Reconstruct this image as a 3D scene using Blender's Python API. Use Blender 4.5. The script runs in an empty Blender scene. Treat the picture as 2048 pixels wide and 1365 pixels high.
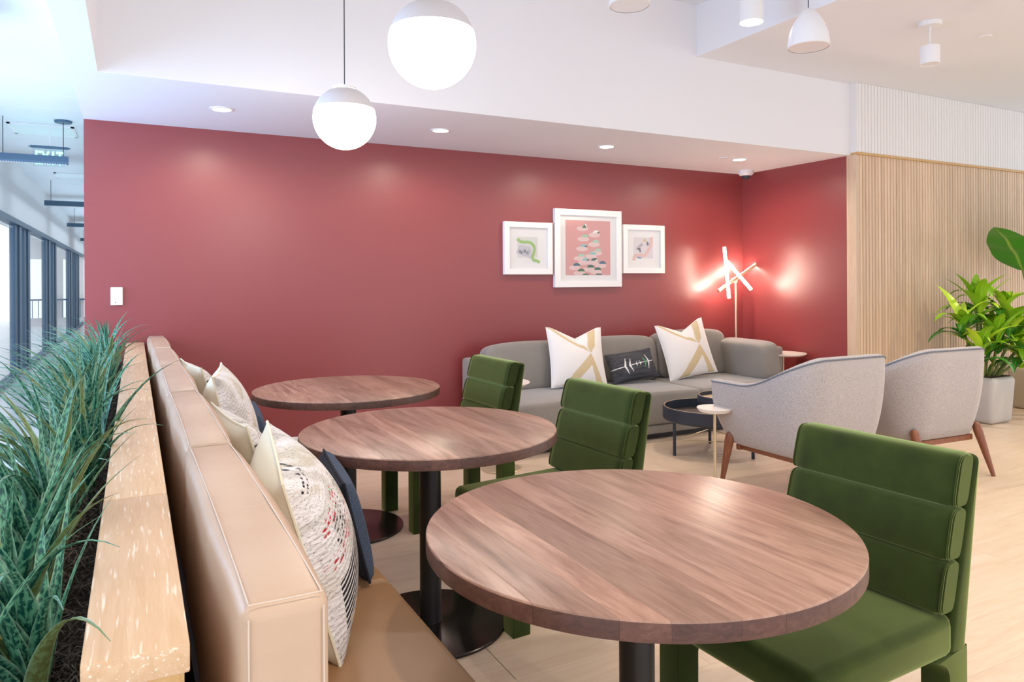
import bpy, bmesh, math, random
from mathutils import Vector, Matrix
random.seed(7)
S = bpy.context.scene
COL = S.collection
PI = math.pi

# ------------------------------------------------------------------ camera
F, VH, TH, ROLL, H = 1451.85, 560.89, 0.4793, -0.005, 1.3155
ct, st = math.cos(TH), math.sin(TH)
fwd = Vector((st, ct, 0)); rgt = Vector((ct, -st, 0)); up = Vector((0, 0, 1))
cr, sr = math.cos(ROLL), math.sin(ROLL)
ax = rgt * cr + up * sr
ay = up * cr - rgt * sr
az = -fwd
cam_d = bpy.data.cameras.new('camera')
cam_d.sensor_fit = 'HORIZONTAL'; cam_d.sensor_width = 36.0
cam_d.lens = F / 2048 * 36.0
cam_d.shift_y = (VH - 682.5) / 2048
cam_d.clip_start = 0.05; cam_d.clip_end = 200
cam = bpy.data.objects.new('camera', cam_d); COL.objects.link(cam)
cam.matrix_world = Matrix(((ax.x, ay.x, az.x, 0), (ax.y, ay.y, az.y, 0), (ax.z, ay.z, az.z, H), (0, 0, 0, 1)))
S.camera = cam

# ------------------------------------------------------------------ world, lamps, exposure
W = bpy.data.worlds.new('world'); S.world = W; W.use_nodes = True
bg = W.node_tree.nodes['Background']
bg.inputs[0].default_value = (0.95, 0.95, 1.0, 1); bg.inputs[1].default_value = 1.6
S.view_settings.view_transform = 'Standard'; S.view_settings.look = 'None'
S.view_settings.gamma = 1.0; S.view_settings.use_curve_mapping = False
S.view_settings.exposure = 0.12
S.cycles.max_bounces = 10; S.cycles.diffuse_bounces = 6; S.cycles.glossy_bounces = 4
S.cycles.transparent_max_bounces = 12
S.cycles.sample_clamp_indirect = 6.0

def lamp(name, kind, loc, energy, color=(1, .86, .70), size=.05, aim=None, spot=100, blend=.6):
    d = bpy.data.lights.new(name, kind); d.energy = energy; d.color = color
    if kind == 'SPOT':
        d.spot_size = math.radians(spot); d.spot_blend = blend; d.shadow_soft_size = size
    elif kind == 'AREA':
        d.shape = 'RECTANGLE'; d.size = size[0]; d.size_y = size[1]
    else:
        d.shadow_soft_size = size
    o = bpy.data.objects.new(name, d); COL.objects.link(o); o.location = loc
    t = Vector(aim) if aim else Vector((loc[0], loc[1], 0))
    o.rotation_euler = (t - Vector(loc)).to_track_quat('-Z', 'Y').to_euler()
    return o

# corridor: wide cool fill sheets added at the linear pendants, up and down
for i, (y, e) in enumerate(((8.75, 4.5), (13.9, 6), (19.0, 7), (25.3, 7))):
    lamp('corridor_fill_up', 'AREA', (-.95, y, 2.66), e, (.55, .80, 1), (.8, 4.4), aim=(-.95, y, 4))
    lamp('corridor_fill_down', 'AREA', (-.95, y, 2.55), e * 1.5, (.74, .88, 1), (.8, 4.4))
# daylight from the window wall across the walkway
lamp('window_daylight', 'AREA', (-2.3, 4.2, 1.45), 165, (.36, .60, 1), (3.2, 1.7), aim=(0, 4.3, 1.3))
WARM = (1, .84, .66)
# the ceiling's own downlights; more of the same stand behind and beside the camera
for i, x in enumerate((.507, 2.03, 3.535, 5.04)):
    lamp('downlight_beam', 'SPOT', (x, 5.06, 2.425), 26, WARM, .04, spot=168, blend=.5)
lamp('tube_beam', 'SPOT', (3.6, 3.5, 2.99), 70, WARM, .05, spot=95)
for x, y in ((3.6, 1.2), (2.4, -.6), (.9, .2), (5.6, 1.6), (7.2, 2.6), (5.2, -.4)):
    lamp('downlight_beam', 'SPOT', (x, y, 3.0), 92, WARM, .05, spot=110)

# ------------------------------------------------------------------ colours and materials
def lin(c):
    return tuple(((v / 255) / 12.92 if v / 255 <= .04045 else ((v / 255 + .055) / 1.055) ** 2.4) for v in c)

def rgb(h):
    return lin((int(h[0:2], 16), int(h[2:4], 16), int(h[4:6], 16)))

MATS = {}
class N:
    """small node-tree writer"""
    def __init__(s, name):
        s.m = bpy.data.materials.new(name); s.m.use_nodes = True
        s.t = s.m.node_tree; s.b = s.t.nodes['Principled BSDF']; MATS[name] = s.m
    def n(s, kind, **kw):
        x = s.t.nodes.new('ShaderNode' + kind)
        for k, v in kw.items():
            if hasattr(x, k): setattr(x, k, v)
            else: x.inputs[k.replace('_', ' ')].default_value = v
        return x
    def l(s, a, b): s.t.links.new(a, b)
    def coord(s, out='Object', scale=(1, 1, 1), rand=False):
        c = s.n('TexCoord'); mp = s.n('Mapping'); mp.inputs['Scale'].default_value = scale
        s.l(c.outputs[out], mp.inputs['Vector'])
        if rand:
            oi = s.n('ObjectInfo'); mu = s.n('Math', operation='MULTIPLY'); mu.inputs[1].default_value = 37.0
            s.l(oi.outputs['Random'], mu.inputs[0])
            cx = s.n('CombineXYZ'); s.l(mu.outputs[0], cx.inputs[0]); s.l(mu.outputs[0], cx.inputs[1]); s.l(mu.outputs[0], cx.inputs[2])
            s.l(cx.outputs[0], mp.inputs['Location'])
        return mp.outputs[0]
    def noise(s, vec, scale=5, detail=4, rough=.55, dist=0):
        x = s.n('TexNoise'); x.inputs['Scale'].default_value = scale; x.inputs['Detail'].default_value = detail
        x.inputs['Roughness'].default_value = rough; x.inputs['Distortion'].default_value = dist
        s.l(vec, x.inputs['Vector']); return x.outputs['Fac']
    def ramp(s, fac, stops):
        r = s.n('ValToRGB'); e = r.color_ramp.elements
        while len(e) > 1: e.remove(e[-1])
        e[0].position = stops[0][0]; e[0].color = (*stops[0][1], 1)
        for p, c in stops[1:]:
            k = e.new(p); k.color = (*c, 1)
        s.l(fac, r.inputs[0]); return r.outputs[0]
    def mix(s, fac, a, b, mode='MIX'):
        x = s.n('Mix', data_type='RGBA', blend_type=mode)
        for sock, v in ((x.inputs[0], fac), (x.inputs[6], a), (x.inputs[7], b)):
            if hasattr(v, 'links'): s.l(v, sock)
            else: sock.default_value = v if isinstance(v, (int, float)) else (*v, 1)
        return x.outputs[2]
    def math(s, op, a, b=0.0):
        x = s.n('Math', operation=op)
        for sock, v in ((x.inputs[0], a), (x.inputs[1], b)):
            if hasattr(v, 'links'): s.l(v, sock)
            else: sock.default_value = v
        return x.outputs[0]
    def bump(s, h, strength=.3, dist=.01):
        b = s.n('Bump'); b.inputs['Strength'].default_value = strength; b.inputs['Distance'].default_value = dist
        s.l(h, b.inputs['Height']); s.l(b.outputs[0], s.b.inputs['Normal'])
    def set(s, color=None, rough=.5, metal=0, **kw):
        if color is not None:
            if hasattr(color, 'links'): s.l(color, s.b.inputs['Base Color'])
            else: s.b.inputs['Base Color'].default_value = (*color, 1)
        if hasattr(rough, 'links'): s.l(rough, s.b.inputs['Roughness'])
        else: s.b.inputs['Roughness'].default_value = rough
        s.b.inputs['Metallic'].default_value = metal
        for k, v in kw.items():
            k = k.replace('_', ' ')
            s.b.inputs[k].default_value = (*v, 1) if isinstance(v, tuple) and len(v) == 3 and 'Color' in k or 'Tint' in k and isinstance(v, tuple) else v
        return s.m

def plain(name, color, rough=.5, metal=0, grain=0, **kw):
    n = N(name); m = n.set(color, rough, metal, **kw)
    if grain:
        n.bump(n.noise(n.coord(), 260, 3), grain, .002)
    return m

def glow(name, color, strength):
    n = N(name); n.set((0.8, .8, .8), .4)
    n.b.inputs['Emission Color'].default_value = (*color, 1); n.b.inputs['Emission Strength'].default_value = strength
    return n.m

def wood(name, stops, scale, freq=3.0, rough=.4, rand=.25, bump=.06, fleck=None):
    n = N(name); v = n.coord('Object', scale, rand=True)
    a = n.noise(v, freq, 6, .6, 1.2); b = n.noise(v, freq * 6, 3, .6)
    f = n.math('ADD', n.math('MULTIPLY', a, .75), n.math('MULTIPLY', b, .25))
    c = n.ramp(f, stops)
    if rand:
        oi = n.n('ObjectInfo')
        g = n.math('ADD', n.math('MULTIPLY', oi.outputs['Random'], rand * 2), 1 - rand)
        cx = n.n('CombineColor')
        for i in range(3): n.l(g, cx.inputs[i])
        c = n.mix(1.0, c, cx.outputs[0], 'MULTIPLY')
    if fleck:
        fv = n.coord('Object', fleck[0]); fl = n.noise(fv, fleck[1], 2, .5)
        c = n.mix(n.ramp(fl, [(.60, (0, 0, 0)), (.70, (.75, .75, .75))]), c, fleck[2])
    n.set(c, rough); n.bump(b, bump, .002); return n.m

def fabric(name, c1, c2, scale=350, rough=.95, bump=.25, big=None, **kw):
    n = N(name); v = n.coord()
    f = n.noise(v, scale, 2, .6)
    c = n.ramp(f, [(.35, c1), (.65, c2)])
    if big:
        g = n.noise(v, 5, 3, .5); c = n.mix(n.ramp(g, [(.35, (0, 0, 0)), (.7, (1, 1, 1))]), c, big)
    n.set(c, rough, **kw); n.bump(f, bump, .002); return n.m

RED = N('red_paint'); RED.set(rgb('8f3c3d'), .37, Specular_IOR_Level=.75); RED.bump(RED.noise(RED.coord(), 180, 3), .05, .002); RED = RED.m
WHITE = plain('white_paint', (.80, .79, .79), .6)
CEIL = plain('ceiling_paint', (.82, .82, .845), .75)
TILE = plain('ceiling_tile', (.78, .80, .82), .9, grain=.1)
TRIMW = plain('white_trim', (.85, .85, .84), .4)
FLUTE = plain('white_flute_paint', (.82, .81, .80), .5)
OAK = wood('oak_slat', [(.25, rgb('c4a585')), (.5, rgb('d8bd9f')), (.75, rgb('e2ccb2'))], (14, 14, .9), 2.2, .5, .10)
CAP = wood('oak_cap', [(.25, rgb('c7a27a')), (.5, rgb('d5b48f')), (.75, rgb('dfc3a2'))], (26, 1.6, 26), 2.0, .45, .04, .1, ((120, 7, 120), 1.6, rgb('f4ead9')))
OAKPANEL = wood('oak_panel', [(.25, rgb('b98e54')), (.5, rgb('cfa66c')), (.75, rgb('d9b684'))], (20, 1.6, 20), 2.0, .5, .03)
PLANK = wood('floor_oak', [(.2, rgb('cbb197')), (.5, rgb('dcc6ad')), (.8, rgb('e6d5c0'))], (1.0, 9, 9), 1.8, .36, .03, .03)
SUB = plain('polished_floor', rgb('cfd0d2'), .25)
WALNUT = wood('walnut_top', [(.28, rgb('6b4a3a')), (.42, rgb('8f6c5a')), (.56, rgb('a78370')), (.78, rgb('bd9b88'))], (9, 1.0, 9), 2.0, .34, .22, .04)
WALEDGE = wood('walnut_end_grain_shade', [(.25, rgb('3c251c')), (.5, rgb('58382d')), (.8, rgb('735042'))], (9, 9, 16), 3.0, .45, .22, .04)  # end grain, with the shade on the rim also put into the colour
WALEG = wood('walnut_leg', [(.25, rgb('6b3d28')), (.6, rgb('8d573c')), (.8, rgb('a06a4c'))], (18, 18, 1.5), 2.0, .4, .05)
BLACK = plain('black_metal', (.022, .022, .024), .38, .3)
BASEM = plain('dark_base_plate', (.03, .024, .024), .22, .5)
CHAR = plain('charcoal_tray', rgb('2e3440'), .45)
TRAYIN = plain('tray_inside', rgb('2a2622'), .55)
TRAYW = plain('tray_wood', rgb('a08a68'), .5)
BRASS = plain('brass', (.72, .55, .30), .3, 1.0)
BRASSD = plain('satin_gold', (.74, .62, .42), .35, .6)
PLASTIC = plain('white_plastic', (.84, .84, .84), .35)
MARBLE = plain('white_stone', (.85, .81, .76), .3)
LEATHER = N('tan_leather'); _v = LEATHER.coord(); _f = LEATHER.noise(_v, 90, 4)
_g = LEATHER.ramp(LEATHER.noise(_v, 3, 3), [(.3, rgb('bb9f85')), (.7, rgb('c8ae96'))]); LEATHER.set(_g, .42)
LEATHER.bump(LEATHER.math('ADD', LEATHER.math('MULTIPLY', _f, .25), LEATHER.noise(LEATHER.coord('Object', (3, 26, 6)), 1.6, 3)), .22, .006); LEATHER = LEATHER.m
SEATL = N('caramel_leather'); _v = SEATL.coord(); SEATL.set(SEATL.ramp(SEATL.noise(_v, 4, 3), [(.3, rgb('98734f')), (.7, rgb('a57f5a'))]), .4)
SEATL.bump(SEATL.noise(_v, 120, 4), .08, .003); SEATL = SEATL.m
THREAD = plain('cream_thread', rgb('d2c2b2'), .7)
VELVET = N('green_velvet'); _v = VELVET.coord()
VELVET.set(VELVET.ramp(VELVET.noise(_v, 7, 4, .6), [(.3, rgb('122006')), (.7, rgb('25350b'))]), .85)
VELVET.b.inputs['Sheen Weight'].default_value = .8; VELVET.b.inputs['Sheen Roughness'].default_value = .5
VELVET.b.inputs['Sheen Tint'].default_value = (*rgb('c6d68a'), 1); VELVET.b.inputs['Specular IOR Level'].default_value = .15
VELVET.bump(VELVET.noise(_v, 500, 2), .12, .001); VELVET = VELVET.m
SOFA = fabric('sofa_weave', rgb('7d7972'), rgb('9c978f'), 420, big=rgb('88837c'), Sheen_Weight=.3)
TWEED = fabric('tweed_grey', rgb('8f8987'), rgb('c2bbb9'), 330, bump=.35, Sheen_Weight=.2)
PIPE = fabric('slate_piping', rgb('5d6470'), rgb('767d88'), 300)
CREAM = fabric('cream_cotton', rgb('e0d8bd'), rgb('ebe4cc'), 500, bump=.12)
PILLOWW = fabric('white_linen', rgb('e6e2de'), rgb('f1eeea'), 520, bump=.15)
PILLOWB = fabric('beige_linen', rgb('cdb78e'), rgb('dac8a3'), 520, bump=.15)
NAVY = fabric('navy_velour', rgb('14161f'), rgb('1f222e'), 400)
DENIM = fabric('denim', rgb('2a3444'), rgb('4c5a70'), 380, bump=.3)
SLATE = N('slate_print'); _v = SLATE.coord('Object', (3, 60, 60)); SLATE.set(SLATE.ramp(SLATE.noise(_v, 1.2, 5), [(.3, rgb('23252b')), (.7, rgb('4b4d54'))]), .8); SLATE = SLATE.m
INKW = plain('white_ink', (.8, .8, .8), .7); INKG = plain('green_ink', rgb('4a8f62'), .7)
MAT_BOARD = plain('mat_board', (.93, .93, .93), .8)
FRAMEW = plain('frame_lacquer', (.86, .86, .86), .3)
POTG = plain('pale_grey_pot', rgb('bdb8b2'), .5); POTB = plain('taupe_pot', rgb('b3a488'), .5)
SOIL = fabric('dark_soil', rgb('241c15'), rgb('3d3126'), 90, bump=.8)
STRAND = N('dried_moss'); _o = STRAND.coord('Object', (9, 9, 9)); STRAND.set(STRAND.ramp(STRAND.noise(_o, 6, 2), [(.35, rgb('2a2725')), (.62, rgb('7d746b'))]), .9); STRAND = STRAND.m
GLOBE = glow('globe_glow', (1, .95, .88), 5.0)
GLOBET = plain('globe_top', (.68, .66, .67), .3)
LAMPON = glow('lamp_disc', (1, .93, .82), 14)
TUBE = glow('led_tube', (1, .84, .68), 85)
EXITG = glow('exit_green', (.04, 1, .30), 5.0)
STEEL = plain('slate_aluminium', rgb('506a80'), .4, .4)
PANELM = plain('diffuser', (.80, .86, .86), .5)

def glass(name, tint, refl=.12):
    n = N(name); t = n.t; t.nodes.remove(n.b)
    tr = n.n('BsdfTransparent'); tr.inputs[0].default_value = (*tint, 1)
    gl = n.n('BsdfGlossy'); gl.inputs['Roughness'].default_value = .02
    lw = n.n('LayerWeight'); lw.inputs[0].default_value = .35
    mx = n.n('MixShader'); mu = n.math('MULTIPLY', lw.outputs['Fresnel'], refl * 4)
    n.l(mu, mx.inputs[0]); n.l(tr.outputs[0], mx.inputs[1]); n.l(gl.outputs[0], mx.inputs[2])
    n.l(mx.outputs[0], t.nodes['Material Output'].inputs[0]); return n.m
GLASS = glass('shop_glass', (.93, .97, .99), .06); PICGLASS = glass('picture_glass', (.98, .98, .98), .10)

# woven pillow front: pattern follows the panel's own UV
def woven(name, seed, accents):
    n = N(name); uv = n.coord('UV', (1, 1, 1)); 
    sep = n.n('SeparateXYZ'); n.l(uv, sep.inputs[0]); U, V = sep.outputs[0], sep.outputs[1]
    mp = n.n('Mapping'); mp.inputs['Location'].default_value = (seed, seed * .7, 0); n.l(uv, mp.inputs[0])
    big = n.noise(mp.outputs[0], 3.2, 3, .5, .6); fine = n.noise(mp.outputs[0], 120, 2, .6)
    c = n.ramp(big, [(.30, rgb('b3ada6')), (.42, rgb('d4cec6')), (.52, rgb('efeae8')), (.64, rgb('cfc6b2')), (.75, rgb('f4f1ef'))])
    c = n.mix(n.ramp(fine, [(.34, (.6, .6, .6)), (.45, (0, 0, 0))]), c, rgb('4a4644'))
    sk0 = n.math('SUBTRACT', V, n.math('MULTIPLY', U, .40)); sk0 = n.math('ADD', sk0, n.math('MULTIPLY', n.math('SUBTRACT', big, .5), .012))
    rows = n.math('ADD', n.math('MULTIPLY', n.math('SINE', n.math('MULTIPLY', sk0, 215.0)), .5), .5)
    vor = n.n('TexVoronoi'); vor.inputs['Scale'].default_value = 48; n.l(uv, vor.inputs['Vector'])
    knot = n.ramp(vor.outputs['Distance'], [(.35, (1, 1, 1)), (.6, (0, 0, 0))])
    for (u0, u1, v0, v1, col, thr, dots) in accents:
        def win(x, a, b): return n.math('MULTIPLY', n.math('GREATER_THAN', x, a), n.math('LESS_THAN', x, b))
        sk = sk0
        f = n.math('MULTIPLY', win(U, u0, u1), win(sk, v0, v1))
        f = n.math('MULTIPLY', f, n.math('GREATER_THAN', rows, thr))
        if dots: f = n.math('MULTIPLY', f, knot)
        c = n.mix(f, c, col)
    n.set(c, .95); hb = n.math('ADD', n.math('MULTIPLY', rows, .3), n.math('MULTIPLY', vor.outputs['Distance'], -.9))
    n.bump(hb, .5, .008); return n.m
BK = rgb('1d1c24'); RD = rgb('b8333c'); YL = rgb('e0b13c')
WOVEN_NEAR = woven('woven_near', 0.0, [(.05, .95, .12, .36, BK, .36, 0), (.04, .30, .60, .68, RD, .40, 1), (.10, .50, .50, .62, BK, .5, 1), (.02, .5, .44, .50, RD, .5, 1), (.08, .3, .10, .14, YL, .4, 1), (.05, .8, .06, .10, BK, .5, 1), (.05, .8, -.05, 0.0, BK, .5, 1), (.05, .7, .84, .90, BK, .5, 1)])
WOVEN_MID = woven('woven_mid', 3.3, [(0, 1, .80, .86, BK, .5, 1), (0, 1, .36, .42, BK, .45, 1), (.1, .5, .55, .58, RD, .6, 1)])
WOVEN_FAR = woven('woven_far', 6.1, [(.1, .5, .38, .44, YL, .5, 1), (.1, .9, .24, .30, BK, .5, 1)])

def leafmat(name, c1, c2, edge, freq):
    n = N(name); uv = n.coord('UV', (1, 1, 1)); sep = n.n('SeparateXYZ'); n.l(uv, sep.inputs[0])
    oi = n.n('ObjectInfo'); sh = n.math('MULTIPLY', oi.outputs['Random'], 9.0)
    cx = n.n('CombineXYZ'); n.l(n.math('MULTIPLY', sep.outputs[0], 2.2), cx.inputs[0]); n.l(n.math('ADD', n.math('MULTIPLY', sep.outputs[1], freq), sh), cx.inputs[1])
    f = n.noise(cx.outputs[0], 1.6, 3, .6, .4)
    c = n.ramp(f, [(.44, c1), (.56, c2)])
    yel = n.math('MULTIPLY', n.math('GREATER_THAN', oi.outputs['Random'], .82), .55)
    c = n.mix(yel, c, rgb('8a8a3a'))
    if edge:
        e = n.math('ABSOLUTE', n.math('SUBTRACT', sep.outputs[0], .5))
        c = n.mix(n.ramp(e, [(.40, (0, 0, 0)), (.46, (.6, .6, .6))]), c, edge)
    n.set(c, .4); return n.m
SNAKE = leafmat('snake_leaf', rgb('0f5047'), rgb('63a585'), rgb('9cc4a8'), 16)
def freshleaf(name, c1, c2):
    n = N(name); uv = n.coord('UV', (1, 1, 1)); sep = n.n('SeparateXYZ'); n.l(uv, sep.inputs[0])
    oi = n.n('ObjectInfo'); c = n.mix(oi.outputs['Random'], c1, c2)
    rib = n.math('ABSOLUTE', n.math('SUBTRACT', sep.outputs[0], .5))
    c = n.mix(n.ramp(rib, [(.0, (.5, .5, .5)), (.05, (0, 0, 0))]), c, rgb('d0e070'))
    n.set(c, .32); n.b.inputs['Transmission Weight'].default_value = 0
    wv = n.n('TexWave', wave_type='BANDS', bands_direction='Y'); wv.inputs['Scale'].default_value = 14; n.l(uv, wv.inputs['Vector'])
    n.bump(wv.outputs['Fac'], .12, .003); return n.m
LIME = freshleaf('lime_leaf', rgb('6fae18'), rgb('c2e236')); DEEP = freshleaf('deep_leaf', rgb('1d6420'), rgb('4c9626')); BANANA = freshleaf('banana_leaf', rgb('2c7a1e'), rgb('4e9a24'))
STEM = plain('plant_stem', rgb('6d7a3a'), .5)

# ------------------------------------------------------------------ geometry helpers
def tag(o, label=None, cat=None, group=None, kind=None):
    if label: o['label'] = label
    if cat: o['category'] = cat
    if group: o['group'] = group
    if kind: o['kind'] = kind
    return o

def thing(name, label, cat, loc=(0, 0, 0), rz=0.0, group=None):
    o = bpy.data.objects.new(name, None); COL.objects.link(o); o.empty_display_size = .1
    o.location = loc; o.rotation_euler = (0, 0, rz)
    return tag(o, label, cat, group)

def mesh_of(name, bm, mats, smooth=35):
    me = bpy.data.meshes.new(name); bmesh.ops.recalc_face_normals(bm, faces=bm.faces[:])
    if smooth:
        for f in bm.faces: f.smooth = True
    bm.to_mesh(me); bm.free()
    for m in (mats if isinstance(mats, (list, tuple)) else [mats]): me.materials.append(m)
    if smooth and smooth < 180: me.set_sharp_from_angle(angle=math.radians(smooth))
    return me

def obj(name, bm, mats, parent=None, smooth=35, loc=None, rot=None):
    me = bm if isinstance(bm, bpy.types.Mesh) else mesh_of(name, bm, mats, smooth)
    o = bpy.data.objects.new(name, me); COL.objects.link(o)
    if parent: o.parent = parent
    if loc: o.location = loc
    if rot: o.rotation_euler = rot
    return o

def struct(name, bm, m, parent=None, smooth=35):
    o = obj(name, bm, m, parent, smooth)
    if not parent: o['kind'] = 'structure'
    return o

def B(): return bmesh.new()

def box(bm, x0, x1, y0, y1, z0, z1, bev=0, seg=2, M=None):
    r = bmesh.ops.create_cube(bm, size=1.0); vs = r['verts']
    for v in vs:
        v.co = Vector((x0 + (v.co.x + .5) * (x1 - x0), y0 + (v.co.y + .5) * (y1 - y0), z0 + (v.co.z + .5) * (z1 - z0)))
    if bev:
        es = list({e for v in vs for e in v.link_edges})
        r2 = bmesh.ops.bevel(bm, geom=es, offset=bev, segments=seg, profile=.5, affect='EDGES', clamp_overlap=True)
        vs = list({v for f in r2['faces'] for v in f.verts} | {v for v in vs if v.is_valid})
    if M:
        for v in vs: v.co = M @ v.co
    return bm

def prism(bm, pts, z0, z1, bev=0, seg=2):
    lo = [bm.verts.new((x, y, z0)) for x, y in pts]; hi = [bm.verts.new((x, y, z1)) for x, y in pts]
    n = len(pts); bm.faces.new(lo[::-1]); t = bm.faces.new(hi)
    for i in range(n): bm.faces.new((lo[i], lo[(i + 1) % n], hi[(i + 1) % n], hi[i]))
    if bev: bmesh.ops.bevel(bm, geom=list(t.edges), offset=bev, segments=seg, profile=.5, affect='EDGES', clamp_overlap=True)
    return bm

def lathe(bm, prof, n=32, c=(0, 0, 0), M=None):
    rings = []
    for r, z in prof:
        if r < 1e-6: rings.append([bm.verts.new((c[0], c[1], c[2] + z))])
        else: rings.append([bm.verts.new((c[0] + r * math.cos(2 * PI * i / n), c[1] + r * math.sin(2 * PI * i / n), c[2] + z)) for i in range(n)])
    for a, b in zip(rings, rings[1:]):
        for i in range(n):
            j = (i + 1) % n
            if len(a) == 1 and len(b) == 1: continue
            if len(a) == 1: bm.faces.new((a[0], b[j], b[i]))
            elif len(b) == 1: bm.faces.new((a[i], a[j], b[0]))
            else: bm.faces.new((a[i], a[j], b[j], b[i]))
    if M:
        for r in rings:
            for v in r: v.co = M @ v.co
    return bm

def tube(bm, path, rad, n=8, cap=True):
    path = [Vector(p) for p in path]; rings = []
    k = len(path); prev = None
    for i, p in enumerate(path):
        t = (path[min(i + 1, k - 1)] - path[max(i - 1, 0)]).normalized()
        if prev is None:
            a = t.orthogonal().normalized()
        else:
            a = (prev - t * prev.dot(t)).normalized()
        prev = a; b = t.cross(a)
        r = rad[i] if isinstance(rad, (list, tuple)) else rad
        rings.append([bm.verts.new(p + (a * math.cos(2 * PI * j / n) + b * math.sin(2 * PI * j / n)) * r) for j in range(n)])
    for a, b in zip(rings, rings[1:]):
        for j in range(n): bm.faces.new((a[j], a[(j + 1) % n], b[(j + 1) % n], b[j]))
    if cap: bm.faces.new(rings[0][::-1]); bm.faces.new(rings[-1])
    return bm

def superq(bm, c, size, e=.28, nu=40, nv=20, fn=None, M=None):
    """a puffed block: superellipsoid with soft square edges"""
    def sp(x, p): return math.copysign(abs(x) ** p, x)
    rows = []
    for i in range(nv + 1):
        a = -PI / 2 + PI * i / nv; ring = []
        for j in range(nu):
            b = 2 * PI * j / nu
            p = Vector((sp(math.cos(a), e) * sp(math.cos(b), e), sp(math.cos(a), e) * sp(math.sin(b), e), sp(math.sin(a), e)))
            if fn: p = fn(p)
            p = Vector((c[0] + p.x * size[0] / 2, c[1] + p.y * size[1] / 2, c[2] + p.z * size[2] / 2))
            if M: p = M @ p
            ring.append(bm.verts.new(p))
            if i in (0, nv): break
        rows.append(ring)
    for a, b in zip(rows, rows[1:]):
        for j in range(nu):
            k = (j + 1) % nu
            if len(a) == 1: bm.faces.new((a[0], b[k], b[j]))
            elif len(b) == 1: bm.faces.new((a[j], a[k], b[0]))
            else: bm.faces.new((a[j], a[k], b[k], b[j]))
    return bm

def dup(root, loc, rz, label=None, group=None):
    r = root.copy(); COL.objects.link(r); r.location = loc; r.rotation_euler = (0, 0, rz)
    if label: r['label'] = label
    if group: r['group'] = group
    for ch in list(root.children):
        c = ch.copy(); COL.objects.link(c); c.parent = r
        for g in ch.children:
            d = g.copy(); COL.objects.link(d); d.parent = c
    return r

# ------------------------------------------------------------------ the setting
YW, XE, XR = 5.78, -.307, 5.80          # red wall, its free end, the return wall
bm = B(); box(bm, -9, 12, -4, 30, -.06, -.012); floor = struct('floor', bm, SUB)
rowd = .23; plank_len = 1.85; pm = {}
y = .05; r = 0
while y < 5.75:
    x = -.05 - random.random() * 1.6
    while x < 9.6:
        x0, x1 = max(x, -.30), min(x + plank_len, 9.7)
        if x1 - x0 > .1 and y + rowd > 0:
            key = round(x1 - x0, 2)
            if key not in pm:
                b = B(); box(b, .0003, key - .0003, .0003, rowd - .0003, -.012, 0, .0006, 1); pm[key] = mesh_of('plank', b, PLANK)
            obj('plank', pm[key], None, floor, loc=(x0, y, 0))
        x += plank_len
    y += rowd
bm = B(); box(bm, XE, XR + .12, YW, YW + .14, 0, 2.44); struct('wall_back', bm, RED)
bm = B(); box(bm, XR, XR + .12, 4.49, YW, 0, 2.44); struct('wall_return', bm, RED)
bm = B(); box(bm, XE - .001, 1.2 + .0, YW + .14, 27, 0, 2.98); struct('wall_corridor', bm, WHITE)
bm = B(); box(bm, XE, XR, YW - .014, YW, 0, .108, .004, 1); struct('baseboard_back', bm, TRIMW)
bm = B(); box(bm, XR - .014, XR, 4.49, YW - .014, 0, .108, .004, 1); struct('baseboard_return', bm, TRIMW)
# dropped soffit over the sofa, its left beam, and the raised tray over the tables
bm = B(); box(bm, XE, 5.92, 4.45, YW + .14, 2.44, 3.6); struct('ceiling_soffit', bm, CEIL)
bm = B(); box(bm, XE, -.17, -3.2, 4.45, 2.44, 3.6); struct('ceiling_beam', bm, CEIL)
bm = B(); box(bm, -.17, 3.98, -3.2, 4.45, 3.5, 3.6); struct('ceiling_tray', bm, CEIL)
bm = B(); box(bm, 3.98, 11, -3.2, 4.45, 3.09, 3.6); box(bm, 5.92, 11, 4.45, 6, 3.09, 3.6); struct('ceiling', bm, CEIL)
# corridor ceiling of square tiles
bm = B(); box(bm, -3.4, XE, 1.5, 28, 2.99, 3.05); cc = struct('ceiling_corridor', bm, TILE)
b = B(); box(b, .004, 1.19, .004, .606, 0, .012, .003, 1); tm = mesh_of('ceiling_panel', b, TILE)
for i in range(44):
    obj('ceiling_panel', tm, None, cc, loc=(-1.5, 1.5 + .61 * i, 2.979))
for i in range(18):
    obj('ceiling_panel', tm, None, cc, loc=(-2.7, 1.5 + .61 * i, 2.979))
# fluted wall: oak below, white above
bm = B(); box(bm, 5.92, 9.8, 4.45, 4.6, 0, 3.09); box(bm, 5.846, 5.93, 4.44, 4.50, 0, 2.44); wr = struct('wall_right', bm, WHITE)
bm = B(); box(bm, 5.796, 5.843, 4.39, 4.492, 0, 2.44, .003, 1); obj('end_trim', bm, OAK, wr)
bm = B(); box(bm, 5.80, 9.8, 4.372, 4.46, 2.44, 2.462, .002, 1); obj('ledge_trim', bm, OAKPANEL, wr)
bm = B(); box(bm, 5.80, 9.8, 4.386, 4.455, 2.462, 3.09); obj('flute_backing', bm, FLUTE, wr)
bm = B(); box(bm, 5.84, 9.8, 4.400, 4.46, 0.02, 2.44); obj('slat_backing', bm, OAK, wr)
pitch = .0435
b = B(); prism(b, [(0, .03), (.0015, .006), (.006, 0), (.034, 0), (.0385, .006), (.0400, .03)], 0, 2.42); sm = mesh_of('slat', b, OAK)
b = B(); prism(b, [(0, .03), (.002, .006), (.010, 0), (.031, 0), (.039, .006), (.041, .03)], 0, .625); fm = mesh_of('flute', b, FLUTE)
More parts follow.
